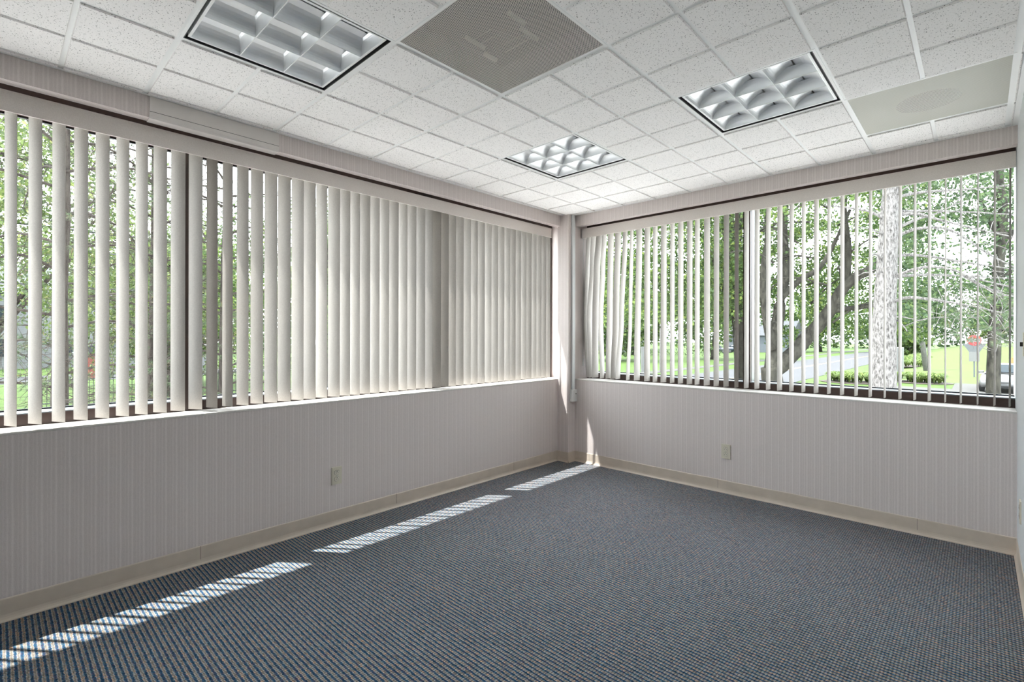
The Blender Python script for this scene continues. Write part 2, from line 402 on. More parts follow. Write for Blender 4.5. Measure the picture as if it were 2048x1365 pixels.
# ---------------------------------------------------------------- windows
def window(name, along, lo, hi, mull, inner, outer, sgn):
    """along = 'y' for the left wall, 'x' for the back wall; inner/outer = frame depth coordinates"""
    root = empty(name, (inner, lo, SILL) if along == 'y' else (lo, inner, SILL), kind='structure')
    fb, ft = SILL+.052, 2.262
    d0, d1 = sorted((inner, outer))
    def B(m, a, bb, z0, z1, e0=d0, e1=d1, mi=0):
        if along == 'y': m.box(e0, e1, a, bb, z0, z1, mi)
        else: m.box(a, bb, e0, e1, z0, z1, mi)
    m = MB(); B(m, lo, hi, SILL-.012, fb); B(m, lo, hi, ft, HB+.05)
    B(m, lo, lo+.04, fb, ft); JH = .03 if along == 'y' else .0002
    if along == 'y': B(m, hi-JH, hi, fb, ft)
    fr = m.build('window_frame', M['brown'], root)
    m = MB(); B(m, lo+.04, hi-JH, fb, fb+.006, d0+.004, d1-.004); m.build('glazing_ledge', M['frametop'], fr)
    for q in mull:
        m = MB(); B(m, q-.027, q+.027, fb, ft); o = m.build('mullion', M['brown'], root)
        mm = MB(); i2 = inner+sgn*.035
        if along == 'x': B(mm, q-.029, q+.029, fb+.006, ft, *sorted((i2, outer-sgn*.02))); mm.build('mullion_cap', M['millalu'], o)
    gz = outer-sgn*.03; eds = [lo+.04]+[e for q in mull for e in (q-.027, q+.027)]+[hi-JH]
    for k in range(0, len(eds), 2):
        m = MB(); B(m, eds[k], eds[k+1], fb+.006, ft, gz-.003, gz+.003); m.build('window_pane', M['glass'], root)
        gm = MB()
        for a0, a1, z0, z1 in ((eds[k], eds[k+1], fb+.006, fb+.014), (eds[k], eds[k+1], ft-.008, ft), (eds[k], eds[k]+.006, fb+.014, ft-.008), (eds[k+1]-.006, eds[k+1], fb+.014, ft-.008))[:3 if along == 'x' and k == len(eds)-2 else 4]:
            B(gm, a0, a1, z0, z1, gz-.008, gz+.008)
        gm.build('gasket', M['gap'], fr)
    ws = MB(); s0, s1 = sorted((inner, -sgn*.002 if True else 0))
    B(ws, lo if along == 'y' else .13, hi, SILL-.012, SILL, s0, s1)
    ws.build('window_sill', M['sill'], root, bevel=.003)
    return root
window('window_1', 'y', WL0, -.0, [-3.203, -1.63], -.165, -.31, -1)
window('window_2', 'x', .13, XR, [1.668], .20, .345, 1)

# ---------------------------------------------------------------- vertical blinds
def slat_mesh(zb, zt, offs=None, curl=.0026, wd=.089, nz=1):
    """local frame: u across the slat (x), thickness along y; offs = [(z, sideways offset)]"""
    m = MB(); n = 8; th = .0011; rows = []
    zs = [zb+(zt-zb)*k/nz for k in range(nz+1)]
    def off(z):
        if not offs: return 0
        if z >= offs[0][0]: return offs[0][1]
        for (za, oa), (zc, oc) in zip(offs, offs[1:]):
            if z >= zc:
                t = (za-z)/(za-zc); t = t*t*(3-2*t); return oa+(oc-oa)*t
        return offs[-1][1]
    vs = []
    for z in zs:
        for side in (0, 1):
            for k in range(n+1):
                u = -wd/2+wd*k/n; c = curl*(1-(2*u/wd)**2)
                vs.append((u, c+(th if side else 0), z, off(z)))
    N = 2*(n+1); fs = []; src = vs; vs = []
    def quad(*ids):                      # unshared corners keep the thin edges crisp
        o = len(vs); vs.extend(src[i] for i in ids); fs.append(tuple(range(o, o+4)))
    for r in range(nz):
        a, c = r*N, (r+1)*N
        quad(a, c, c+n+1, a+n+1); quad(a+n, a+2*n+1, c+2*n+1, c+n)
    for k in range(n): quad(k, k+n+1, k+n+2, k+1); c = nz*N; quad(c+k, c+k+1, c+k+n+2, c+k+n+1)
    for side in (0, 1):
        o = len(vs); vs.extend(src[r*N+side*(n+1)+k] for r in range(nz+1) for k in range(n+1)); W = n+1
        for r in range(nz):
            for k in range(n):
                q = (o+r*W+k, o+r*W+k+1, o+(r+1)*W+k+1, o+(r+1)*W+k); fs.append(q if side == 0 else q[::-1])
    return vs, fs

def place_slat(parent, cx, cy, dirx, diry, offdir, zb=.818, zt=2.262, offs=None, flip=1):
    vs, fs = slat_mesh(zb, zt, offs, nz=20 if offs else 1)
    n = (-diry*flip, dirx*flip); m = MB()
    m.add([(cx+u*dirx+c*n[0]+o*offdir[0], cy+u*diry+c*n[1]+o*offdir[1], z) for u, c, z, o in vs], fs)
    o = m.build('slat', M['slat'], parent, smooth=True)
    return o
LS = [(-3.8914, 25), (-3.813, 27.5), (-3.7333, 27), (-3.6551, 29.5), (-3.5752, 29.5), (-3.4962, 27), (-3.4188, 25.5), (-3.3398, 29.5), (-3.2605, 34), (-3.1786, 32),
      (-3.0983, 22), (-3.0194, 18.5), (-2.9396, 25.5), (-2.8615, 29), (-2.7817, 31.5), (-2.7023, 34)]
LS = [(-3.97-.079*k, 27) for k in range(8, -1, -1)] + LS
LS += [(y, 29+3*math.sin(k*2.3)) for k, y in enumerate([-2.62, -2.543, -2.463, -2.378, -2.304, -2.23, -2.154, -2.078, -2.0, -1.922, -1.843, -1.764, -1.683, -1.612, -1.53, -1.45, -1.374, -1.294,
      -1.213, -1.135, -1.054, -.972, -.892, -.813, -.736, -.664, -.591, -.516, -.443, -.371, -.296, -.224, -.160])]
lb = empty('vertical_blind', (-.11, -2.4, 2.25), 'long beige vertical blind nearly closed across the left window', 'blind')
for y, th in LS:
    t = R(th); place_slat(lb, -.11, y, math.cos(t), math.sin(t), (0, 1), flip=-1)
def valance(parent, along, face, back, a, bb, cut):
    z0, z1 = 2.203, 2.293; m = MB()
    s0, s1 = sorted((face, face+(.006 if back > face else -.006)))
    if along == 'y': m.box(s0, s1, a, bb, z0, z1); m.box(*sorted((face, back)), bb-.006, bb, z0, z1)
    else: m.box(a, bb, s0, s1, z0, z1); m.box(a, a+.006, *sorted((face, back)), z0, z1)
    v = m.build('valance', M['valance'], parent)
    e = MB(); ex = .0012 if back < face else -.0012
    for zz in (z0-.001, z1-.003):
        if along == 'y': e.box(*sorted((s0-.001, s1+.0012)), a, bb, zz, zz+.004)
        else: e.box(a, bb, *sorted((s0-.0012, s1+.001)), zz, zz+.004)
    e.build('trim_channel', M['valance'], v)
    h = MB(); mid = (face+back)/2
    if along == 'y': h.box(-.13, -.09, a, bb-.01, 2.262, 2.30)
    else: h.box(a+.01, bb, .13, .17, 2.262, 2.30)
    h.build('head_rail', M['whitemetal'], parent)
valance(lb, 'y', -.062, -.150, WL0+.01, -.128, 0)

RSX = [(.121, -3), (.183, 3), (.266, 10.5), (.330, -3.5), (.427, 6), (.499, 9.5), (.561, -2), (.653, -9), (.737, 7), (.825, 5.5), (.904, -1), (.985, 7), (1.066, -1), (1.142, 4.5), (1.222, 6), (1.288, 2.5), (1.37, 9),
       (1.448, 6), (1.527, 6), (1.608, 0), (1.683, 4), (1.761, 5.5), (1.842, 4), (1.922, 7.5), (2.002, 5), (2.081, 3), (2.162, 7.5), (2.241, 3.5), (2.32, 6), (2.402, 4.5), (2.481, 4.5), (2.56, 1), (2.64, 5.5), (2.715, 4.5),
       (2.787, 7), (2.863, 2.5), (2.935, 5), (3.01, 4.5), (3.083, 6.5), (3.147, 7)]
# sideways drift (in metres) of the tangled slats at the corner end: z 2.2, 1.9, 1.35, 1.05, .82
k_ = .0072
TAN = {0: [(2.2, 4.5), (1.9, 2.5), (1.4, 0), (1.08, 2.2), (.82, 4.3)], 1: [(2.2, 6), (1.9, 4.5), (1.4, 0), (1.08, 2), (.82, 3.4)], 2: [(2.2, 6), (1.9, 2.2), (1.4, 0), (.82, 0)],
       3: [(2.2, 5.3), (1.9, 3), (1.4, 0), (.82, 2.3)], 4: [(2.2, 2), (1.5, .5), (.82, -1.2)], 5: [(2.2, 2.8), (1.4, 0), (.82, -3.4)], 6: [(2.2, 5.2), (1.4, 0), (.82, -5.5)], 7: [(2.2, 1.8), (1.4, 0), (.82, -3.4)], 8: [(2.2, 1), (.82, -2)]}
rb = empty('vertical_blind', (1.6, .15, 2.25), 'beige vertical blind turned open across the right window, tangled beside the corner', 'blind')
for k, (x, th) in enumerate(RSX):
    t = R(th); offs = [(z, o*k_) for z, o in TAN[k]] if k in TAN else None
    if k == 0: x += .035
    if k == 1: x += .015
    place_slat(rb, x, .15, math.sin(t), math.cos(t), (1, 0), offs=offs, flip=-1)
valance(rb, 'x', .092, .18, .135, XR-.003, 0)
cdm = MB(); cdm.tube([(.142, .12, 2.24), (.142, .118, 1.2), (.144, .115, 1.0)], .0018, 6); cdm.tube([(.144, .115, 1.0), (.144, .115, .93)], [.004, .007], 8)
cdm.build('pull_cord', M['whitemetal'], rb)

# ---------------------------------------------------------------- ceiling fixtures
def blade(m, axis, c, lo, hi, z0, hgt, top, full=True, side=0):
    """parabolic louver blade: concave both sides, thin foot at the bottom"""
    n = 8; L = []; Rr = []
    for k in range(n+1):
        t = k/n; hw = .0011+top*(1-math.sqrt(max(0, 1-t*t)))*.55+top*.45*t*t
        z = z0+hgt*t; L.append((c-hw, z)); Rr.append((c+hw, z))
    prof = (L if side <= 0 else [(c, z0), (c, z0+hgt)][::1]) + ((Rr if side >= 0 else [(c, z0), (c, z0+hgt)]))[::-1]
    m.extr(prof, axis, lo, hi)
def troffer(ci, cj, label):
    x0, x1, y0, y1 = GX+G*ci+T, GX+G*(ci+1)-T, GY+G*cj+T, GY+G*(cj+1)-T
    cx, cy = (x0+x1)/2, (y0+y1)/2
    rt = empty('ceiling_light', (cx, cy, H), label, 'light', 'recessed louvered ceiling lights')
    m = MB(); z = H+.11; t = .004                                     # housing: open box
    m.box(x0, x0+t, y0, y1, H, z); m.box(x1-t, x1, y0, y1, H, z); m.box(x0+t, x1-t, y0, y0+t, H, z); m.box(x0+t, x1-t, y1-t, y1, H, z); m.box(x0, x1, y0, y1, z, z+t)
    m.build('housing', M['gap'], rt)
    g = .013; a0, a1, c0, c1 = x0+g, x1-g, y0+g, y1-g; wv = .009
    m = MB(); zf = H+.004; zt = zf+.075
    m.box(a0, a0+wv, c0, c1, zf, zt); m.box(a1-wv, a1, c0, c1, zf, zt); m.box(a0+wv, a1-wv, c0, c0+wv, zf, zt); m.box(a0+wv, a1-wv, c1-wv, c1, zf, zt)
    m.build('louver_frame', M['whitemetal'], rt, bevel=.001)
    i0, i1, j0, j1 = a0+wv, a1-wv, c0+wv, c1-wv
    lv = empty('louver', (cx, cy, zf)); lv.parent = rt; lv.matrix_parent_inverse = Matrix.Translation(-rt.location)
    lv = MB()
    X = [i0+(i1-i0)*k/3 for k in range(4)]; Y = [j0+(j1-j0)*k/3 for k in range(4)]
    for k in range(4):
        blade(lv, 'y', X[k], j0, j1, zf+.001, .056, .086, side=1 if k == 0 else (-1 if k == 3 else 0))
    o = lv.build('louver', M['alu'], rt, smooth=False)
    cb = MB()
    for k in range(4):
        blade(cb, 'x', Y[k], i0, i1, zf+.001, .050, .022, side=1 if k == 0 else (-1 if k == 3 else 0))
    cb.build('cross_louver', M['alu'], rt)
    fe = MB()
    for k in (1, 2):
        fe.box(i0, i1, Y[k]-.0016, Y[k]+.0016, zf-.0005, zf+.003); fe.box(X[k]-.0010, X[k]+.0010, j0, j1, zf+.0005, zf+.003)
    fe.build('louver_edge', M['whitemetal'], rt)
    MB().box(i0, i1, j0, j1, z-.012, z-.008).build('reflector', M['whitemetal'], rt)
    for k in range(3):
        xc = (X[k]+X[k+1])/2
        MB().tube([(xc, j0+.012, zf+.083), (xc, j1-.012, zf+.083)], .008, 12).build('tube_lamp', M['grid'], rt, smooth=True)
    return rt
# drop the stray helper empties troffer() makes
troffer(-4, 1, 'louvered ceiling light nearest the camera, its top edge cut off by the frame')
troffer(-4, 4, 'small-looking louvered ceiling light farthest back, toward the room corner')
troffer(-2, 4, 'louvered ceiling light beside the plain perforated return grille')
for o in [o for o in bpy.data.objects if o.type == 'EMPTY' and o.name.startswith('louver')]: bpy.data.objects.remove(o)

def cellb(ci, cj): return GX+G*ci+T, GX+G*(ci+1)-T, GY+G*cj+T, GY+G*(cj+1)-T
x0, x1, y0, y1 = cellb(-3, 2); cx, cy = (x0+x1)/2, (y0+y1)/2
sv = empty('ceiling_vent', (cx, cy, H), 'square perforated air diffuser with grey mesh and crossed vanes showing through', 'vent')
MB().add([(x0, y0, H-.0005), (x1, y0, H-.0005), (x1, y1, H-.0005), (x0, y1, H-.0005)], [(3, 2, 1, 0)]).build('perforated_face', M['perfS'], sv)
m = MB(); zt = H+.14; m.box(x0, x0+.003, y0, y1, H+.001, zt); m.box(x1-.003, x1, y0, y1, H+.001, zt); m.box(x0, x1, y0, y0+.003, H+.001, zt); m.box(x0, x1, y1-.003, y1, H+.001, zt); m.box(x0, x1, y0, y1, zt, zt+.003)
m.build('plenum_box', M['plenum'], sv)
m = MB()
for k, (a, bb, o_) in enumerate([(-.10, .02, -.075), (-.10, .05, -.035), (-.02, .10, .035), (-.05, .10, .075)]):
    m.add([(cx+a, cy+o_-.006, H+.012), (cx+bb, cy+o_-.006, H+.012), (cx+bb, cy+o_+.006, H+.025), (cx+a, cy+o_+.006, H+.025)], [(0, 1, 2, 3)])
for k, (a, bb, o_) in enumerate([(-.11, .0, -.10), (.0, .11, .10), (-.10, -.0, .13), (.02, .10, -.13)]):
    m.add([(cx+o_-.006, cy+a, H+.012), (cx+o_-.006, cy+bb, H+.012), (cx+o_+.006, cy+bb, H+.025), (cx+o_+.006, cy+a, H+.025)], [(0, 1, 2, 3)])
sl = m.build('deflector_vane', M['duct'], sv); sm = sl.modifiers.new('t', 'SOLIDIFY'); sm.thickness = .0015
x0, x1, y0, y1 = cellb(-1, 5); cx, cy = (x0+x1)/2, (y0+y1)/2
rv = empty('ceiling_vent', (cx, cy, H), 'greenish beige perforated return grille with a darker round duct showing, above the right window', 'vent')
MB().add([(x0, y0, H-.0005), (x1, y0, H-.0005), (x1, y1, H-.0005), (x0, y1, H-.0005)], [(3, 2, 1, 0)]).build('perforated_face', M['perfR'], rv)
m = MB(); n = 48; rr = .128; zc = H+.0004     # backing plate with a round hole
vs_ = []; fs_ = []
for k in range(n):
    th = 2*math.pi*k/n; c_, s_ = math.cos(th), math.sin(th); q = 1/max(abs(c_), abs(s_)); hx, hy = (x1-x0)/2, (y1-y0)/2
    vs_ += [(cx+rr*c_, cy+rr*s_, zc), (cx+hx*c_*q, cy+hy*s_*q, zc)]
for k in range(n): a = 2*k; b2 = 2*((k+1) % n); fs_.append((a, a+1, b2+1, b2))
m.add(vs_, fs_); m.build('backing_plate', M['duct'], rv)
m = MB(); vs_ = []
for k in range(n):
    th = 2*math.pi*k/n; vs_ += [(cx+rr*math.cos(th), cy+rr*math.sin(th), zc), (cx+rr*math.cos(th), cy+rr*math.sin(th), H+.12)]
m.add(vs_, [(2*k, 2*((k+1) % n), 2*((k+1) % n)+1, 2*k+1) for k in range(n)]+[tuple(2*k+1 for k in range(n))])
m.build('duct_collar', M['plenum'], rv)

# ---------------------------------------------------------------- wall fittings
def outlet(loc, face, label):
    """face: '+x' (left wall) or '-y' (back wall) or '-x' (right wall)"""
    rt = empty('wall_outlet', loc, label, 'outlet')
    def T3(u, z, d):
        if face == '+x': return (loc[0]+d, loc[1]+u, loc[2]+z)
        if face == '-x': return (loc[0]-d, loc[1]-u, loc[2]+z)
        return (loc[0]+u, loc[1]-d, loc[2]+z)
    def slab(m, u0, u1, z0, z1, d0, d1, ins=0):
        c = [(u0, z0, d0), (u1, z0, d0), (u1, z1, d0), (u0, z1, d0), (u0+ins, z0+ins, d1), (u1-ins, z0+ins, d1), (u1-ins, z1-ins, d1), (u0+ins, z1-ins, d1)]
        m.add([T3(*p) for p in c], [(0, 3, 2, 1), (4, 5, 6, 7), (0, 1, 5, 4), (1, 2, 6, 5), (2, 3, 7, 6), (3, 0, 4, 7)])
    m = MB(); slab(m, -.035, .035, -.057, .057, 0, .006, .002); m.build('cover_plate', M['plate'], rt)
    for zc_ in (.0205, -.0205):
        for rad, d1, mt, nm in ((.0178, .0064, 'slot', 'outline'), (.0168, .0074, 'recept', 'receptacle')):
            m = MB(); n = 20; pr_ = []
            for k in range(n):
                th = 2*math.pi*k/n; pr_.append((rad*math.cos(th), max(-rad*.82, min(rad*.82, rad*math.sin(th)))))
            m.add([T3(u, zc_+z, .003) for u, z in pr_]+[T3(u, zc_+z, d1) for u, z in pr_], [tuple(range(n, 2*n))]+[(k, (k+1) % n, (k+1) % n+n, k+n) for k in range(n)])
            ob = m.build(nm, M[mt], rt)
            if nm == 'receptacle':
                q = MB(); slab(q, -.0075, -.0053, zc_-.006, zc_+.003, .007, .0078); slab(q, .0053, .0075, zc_-.006, zc_+.002, .007, .0078); slab(q, -.0022, .0022, zc_+.006, zc_+.0105, .007, .0078)
                q.build('slot', M['slot'], ob)
    m = MB(); slab(m, -.0026, .0026, -.0026, .0026, .005, .0072); m.build('screw', M['screw'], rt)
    return rt
outlet((0, -2.413, .319), '+x', 'almond duplex outlet on the left wall under the blinds')
outlet((1.582, 0, .325), '-y', 'almond duplex outlet low on the wall below the right window')
outlet((XR, -.365, .34), '-x', 'almond duplex outlet at the far right edge of the photo')
sw = empty('light_switch', (XR, -.62, 1.19), 'almond light switch plate on the white wall at the right edge', 'switch')
m = MB(); m.frust((-.057, .057, -.035, .035), (-.055, .055, -.033, .033), 0, .006)
m.v = [(XR-z, -.62+y, 1.19+x) for x, y, z in m.v]; m.build('cover_plate', M['plate'], sw)
MB().box(XR-.016, XR-.005, -.625, -.615, 1.18, 1.20).build('toggle', M['slot'], sw)

rc = empty('cable_raceway', (.13, -.05, 1.6), 'grey white cable raceway running down the corner column from the ceiling', 'cable cover')
MB().box(.13, .148, -.066, -.022, .705, H-.001).build('channel', M['raceway'], rc, bevel=.002)
MB().box(.13, .1305, -.0685, -.066, .705, H-.002).build('cover_seam', M['slot'], rc)
jb = empty('junction_box', (.13, -.045, .64), 'small white jack box at the foot of the corner raceway', 'box')
jx = MB().box(.13, .162, -.085, -.004, .588, .705).build('box_body', M['box'], jb, bevel=.003)
MB().box(.162, .1635, -.080, -.009, .593, .700).build('cover', M['box'], jb, bevel=.001)
m = MB(); m.tube([(.1633, -.030, .664), (.165, -.030, .664)], .0062, 14); m.build('jack_hole', M['slot'], jb)
MB().tube([(.1633, -.030, .642), (.1648, -.030, .642)], .0022, 10).build('screw', M['screw'], jb)

pn = empty('cover_panel', (.03, -3.10, 2.36), 'smooth beige cover panel fixed to the wallpapered header above the left blind', 'panel')
MB().box(.03, .036, -3.412, -2.792, 2.337, H-.006).build('panel_face', M['panel'], pn)
MB().extr([(.03, 2.3345), (.0365, 2.3345), (.0365, 2.312), (.030, 2.302), (-.028, 2.300), (-.028, 2.305), (.028, 2.305), (.030, 2.310)], 'y', -3.414, -2.792).build('folded_lip', M['panel'], pn)
MB().box(.0299, .0355, -3.412, -2.792, 2.3345, 2.337).build('shadow_line', M['slot'], pn)

# ---------------------------------------------------------------- outdoors
GZ = -1.7
struct('lawn', MB().box(-160, 120, .8, 260, GZ-.4, GZ).box(-160, -.8, -120, .8, GZ-.4, GZ), M['lawn'])
struct('unseen_bounce_ground', MB().box(-14, -.36, -30, 12, GZ-.2, GZ+.012).box(-.36, 14, .42, 16, GZ-.2, GZ+.012), M['bounceground'])  # added unseen ground by the walls, pale to bounce neutral light indoors
struct('road', MB().box(-13.2, -5.6, 14, 150, GZ-.3, GZ+.02), M['asphalt'])
struct('road_marking', MB().box(-9.55, -9.45, 14, 150, GZ+.0, GZ+.026).box(-9.3, -9.2, 14, 150, GZ+.0, GZ+.026), M['yellow'])
struct('driveway', MB().box(-1.5, 1.9, 22, 33, GZ-.3, GZ+.03).box(1.9, 30, 22, 38, GZ-.3, GZ+.03).box(-6, -1.5, 20, 26.5, GZ-.3, GZ+.028), M['concrete'])
struct('sidewalk', MB().box(-17.0, -15.8, 14, 150, GZ-.3, GZ+.03), M['concrete'])
struct('street_left', MB().box(-46, -39, -80, 60, GZ-.3, GZ+.02), M['asphalt'])
# grassy rise on the right
m = MB(); nx, ny = 30, 30
def hz(x, y):
    t = max(0, min(1, (y-42)/40)); s_ = max(0, min(1, (x+3.5)/8)); return GZ+.01+1.9*(t*t*(3-2*t))*(.35+.65*s_)*(s_ > 0)
for j in range(ny+1):
    for i in range(nx+1): x, y = -4+44*i/nx, 38+90*j/ny; m.v.append((x, y, hz(x, y)))
m.f = [(j*(nx+1)+i, j*(nx+1)+i+1, (j+1)*(nx+1)+i+1, (j+1)*(nx+1)+i) for j in range(ny) for i in range(nx)]; m.mi = [0]*len(m.f)
struct('grassy_rise', m, M['lawn2'], smooth=True)

rnd = random.Random(7)
def rv3(r=rnd):
    while True:
        v = Vector((r.uniform(-1, 1), r.uniform(-1, 1), r.uniform(-1, 1)))
        if .05 < v.length < 1: return v.normalized()
def leaf(m, p, s, r=rnd):
    a = rv3(r); b_ = a.cross(rv3(r))
    if b_.length < .01: return
    b_.normalize(); c_ = a.cross(b_)*.25
    m.add([p-a*s*.5, p+b_*s*.38+c_*s*.3, p+a*s*.6, p-b_*s*.38+c_*s*.3], [(0, 1, 2, 3)])
def clump(m, c, rad, n, s, r=rnd, flat=.6):
    for _ in range(n):
        v = rv3(r)*rad*(r.random()**.45); v.z *= flat; leaf(m, c+v, s*r.uniform(.7, 1.25), r)
def spline(pts, k=4):
    pts = [Vector(p) for p in pts]; out = []
    for i in range(len(pts)-1):
        p0, p1, p2, p3 = pts[max(i-1, 0)], pts[i], pts[i+1], pts[min(i+2, len(pts)-1)]
        for j in range(k):
            t = j/k; out.append(.5*((2*p1)+(p2-p0)*t+(2*p0-5*p1+4*p2-p3)*t*t+(3*p1-p0-3*p2+p3)*t**3))
    return out+[pts[-1]]
def limb(m, pts, r0, r1, n=8, k=4, rough=0.0, r=rnd):
    s = spline(pts, k); N = len(s)
    if rough: s = [p+rv3(r)*rough*(i > 0) for i, p in enumerate(s)]
    m.tube(s, [r0+(r1-r0)*i/(N-1) for i in range(N)], n); return s
def tree(name, label, base, height, crown, trunk_r, leafm, barkm, nclump, per, size, r, group=None, flat=.6, cr=1.1):
    """crown = (centre, radii)"""
    rt = empty(name, base, label, 'tree', group)
    base = Vector(base); cc, rad = Vector(crown[0]), Vector(crown[1])
    m = MB(); top = Vector((cc.x, cc.y, cc.z+rad.z*.5)); lean = Vector((r.uniform(-.3, .3), r.uniform(-.3, .3), 0))
    tp = limb(m, [base, base.lerp(top, .35)+lean, base.lerp(top, .7)-lean*.5, top], trunk_r, trunk_r*.3)
    ends = []
    for k in range(10):
        st = tp[min(len(tp)-2, 3+k % (len(tp)-4))]; v = rv3(r); v.z = abs(v.z)*.5
        en = cc+Vector((v.x*rad.x, v.y*rad.y, v.z*rad.z))*.8
        limb(m, [st, st.lerp(en, .5)+Vector((0, 0, .3)), en], trunk_r*.32, trunk_r*.08, 6, 3); ends.append(en)
    m.build('trunk', barkm, rt, smooth=True)
    m = MB()
    for k in range(nclump):
        v = rv3(r)*(r.random()**.4); c_ = cc+Vector((v.x*rad.x, v.y*rad.y, v.z*rad.z)); clump(m, c_, cr*r.uniform(.7, 1.3), per, size, r, flat)
    m.build('foliage', leafm, rt)
    return rt

# big leaning maple across the right window
D = 16
mp = empty('maple_tree', (far(1545, 673, D).x, far(1545, 673, D).y, GZ), 'broad maple with a thick limb leaning right, seen right of the mullion', 'tree')
def P(px, py, d=D): return far(px, py, d)
m = MB(); bs = P(1545, 673); bs.z = GZ
limb(m, [bs, P(1545, 775), P(1541, 735)], .36, .30, 12, rough=.01)
limb(m, [P(1541, 745), P(1572, 722), P(1618, 672), P(1660, 622, 15.6), P(1692, 570, 15.2), P(1745, 536, 14.8), P(1800, 500, 14.5)], .27, .10, 10, rough=.012)
limb(m, [P(1541, 745), P(1549, 680, 16.3), P(1560, 610, 16.6), P(1572, 540, 17), P(1566, 470, 17), P(1572, 400, 17), P(1582, 300, 17)], .22, .09, 10, rough=.01)
limb(m, [P(1545, 700), P(1530, 620), P(1527, 540), P(1535, 470), P(1526, 380)], .15, .06, 8)
limb(m, [P(1560, 600), P(1600, 560), P(1640, 535), P(1672, 480), P(1700, 420)], .11, .05, 8)
limb(m, [P(1660, 622, 15.6), P(1740, 612, 15), P(1830, 600, 14)], .10, .03, 8)
limb(m, [P(1690, 575), P(1696, 500), P(1688, 420), P(1695, 340)], .13, .06, 8)
for k in range(26):
    a = P(rnd.uniform(1500, 1740), rnd.uniform(400, 650), rnd.uniform(14, 18)); e = a+Vector((rnd.uniform(-2, 2), rnd.uniform(-1, 1), rnd.uniform(-.3, 1.2)))
    limb(m, [a, (a+e)/2+Vector((0, 0, .2)), e], .035, .012, 5, 3)
m.build('trunk', M['barkgrey'], mp, smooth=True)
m = MB()
for k in range(520):
    px, py = rnd.uniform(1440, 1850), rnd.uniform(250, 690); d = rnd.uniform(16.8, 23) if (py > 430 or rnd.random() < .6) else rnd.uniform(13.5, 16)
    if py > 610 and (px < 1560 or rnd.random() < .45): continue
    clump(m, P(px, py, d), rnd.uniform(.5, 1.0), 90, .105, flat=.4)
m.build('foliage', M['leafA'], mp)
# pale trunk left of the mullion
D = 20
t2 = empty('forked_tree', tuple(far(1488, 673, D)[:2])+(GZ,), 'tall tree with a pale forked trunk seen just left of the right window mullion', 'tree')
m = MB(); bs = P(1490, 673, D); bs.z = GZ
limb(m, [bs, P(1487, 720, D), P(1478, 610, D), P(1466, 520, D), P(1456, 450, D), P(1452, 330, D)], .40, .20, 12, rough=.01)
limb(m, [P(1470, 540, D), P(1474, 470, D), P(1485, 400, D), P(1492, 300, D)], .22, .13, 10)
limb(m, [P(1478, 620, D), P(1440, 560, D), P(1420, 500, D), P(1380, 440, D)], .14, .05, 8)
m.build('trunk', M['barkgrey'], t2, smooth=True)
m = MB()
for k in range(430):
    px, py = rnd.uniform(1190, 1500), rnd.uniform(360, 640); d = rnd.uniform(17, 25)
    clump(m, P(px, py, d), rnd.uniform(.7, 1.3), 85, .12, flat=.45)
m.build('foliage', M['leafA'], t2)
# pale pine with bare branches
D = 7.5
pt = empty('pine_tree', tuple(far(1769, 673, D)[:2])+(GZ,), 'pale rough-barked pine trunk close outside the right window with bare horizontal branches', 'tree')
m = MB(); bs = P(1767, 673, D); bs.z = GZ
limb(m, [bs, P(1766, 780, D), P(1768, 680, D), P(1770, 600, D), P(1776, 500, D), P(1783, 370, D), P(1790, 200, D), P(1796, 60, D)], .185, .085, 20, 6, rough=.006)
m.build('trunk', M['barkpale'], pt, smooth=True)
BR = [[(1785, 395), (1850, 384), (1940, 378), (2060, 368)], [(1783, 400), (1810, 378), (1850, 350)], [(1783, 425), (1840, 422), (1930, 424), (2060, 432)], [(1782, 432), (1830, 428), (1880, 440), (1960, 460), (2060, 480)],
      [(1780, 465), (1830, 440), (1880, 425), (1920, 400)], [(1778, 478), (1835, 458), (1900, 460), (1980, 510), (2060, 550)], [(1776, 515), (1830, 510), (1900, 520), (1980, 532), (2060, 545)],
      [(1774, 560), (1810, 545), (1850, 535), (1900, 538), (1960, 560), (2060, 580)], [(1774, 556), (1840, 550), (1930, 552), (2060, 560)], [(1772, 612), (1810, 596), (1870, 600), (1960, 616), (2060, 640)],
      [(1772, 640), (1800, 634), (1840, 642)], [(1790, 637), (1805, 650), (1815, 664)], [(1765, 435), (1735, 422), (1690, 415), (1650, 412)], [(1765, 470), (1745, 460), (1710, 452)], [(1765, 555), (1735, 545), (1715, 552)],
      [(1765, 520), (1750, 508), (1738, 512)], [(1930, 552), (1970, 575), (2010, 590), (2060, 598)], [(1775, 350), (1840, 330), (1950, 320), (2060, 310)], [(1762, 380), (1720, 370), (1680, 372)]]
for k, b_ in enumerate(BR):
    m = MB(); dd = [0, .4, .8, 1.3, 1.6, 1.8]; sg = -1 if k % 2 else .6
    s = limb(m, [far(x, y, D+sg*dd[i]*.6) for i, (x, y) in enumerate(b_)], .028 if len(b_) > 3 else .014, .006, 7, 5, rough=.004)
    for q in range(5 if len(b_) > 3 else 1):
        a = s[rnd.randrange(len(s)//4, len(s))]; e = a+Vector((rnd.uniform(-.1, .5), rnd.uniform(-.3, .3), rnd.uniform(-.35, .25)))
        limb(m, [a, (a+e)/2+Vector((0, 0, .05)), e], .007, .002, 5, 3)
    m.build('branch', M['barkpale'], pt, smooth=True)
m = MB(); tw = MB()
def needles(m, c, n, ln, r=rnd, dirv=None):
    for _ in range(n):
        d = rv3(r)
        if dirv: d = (d*.8+dirv).normalized()
        s_ = d.cross(rv3(r)).normalized()*.0022; e = c+d*ln*r.uniform(.7, 1.1)
        m.add([c-s_, c+s_, e], [(0, 1, 2)])
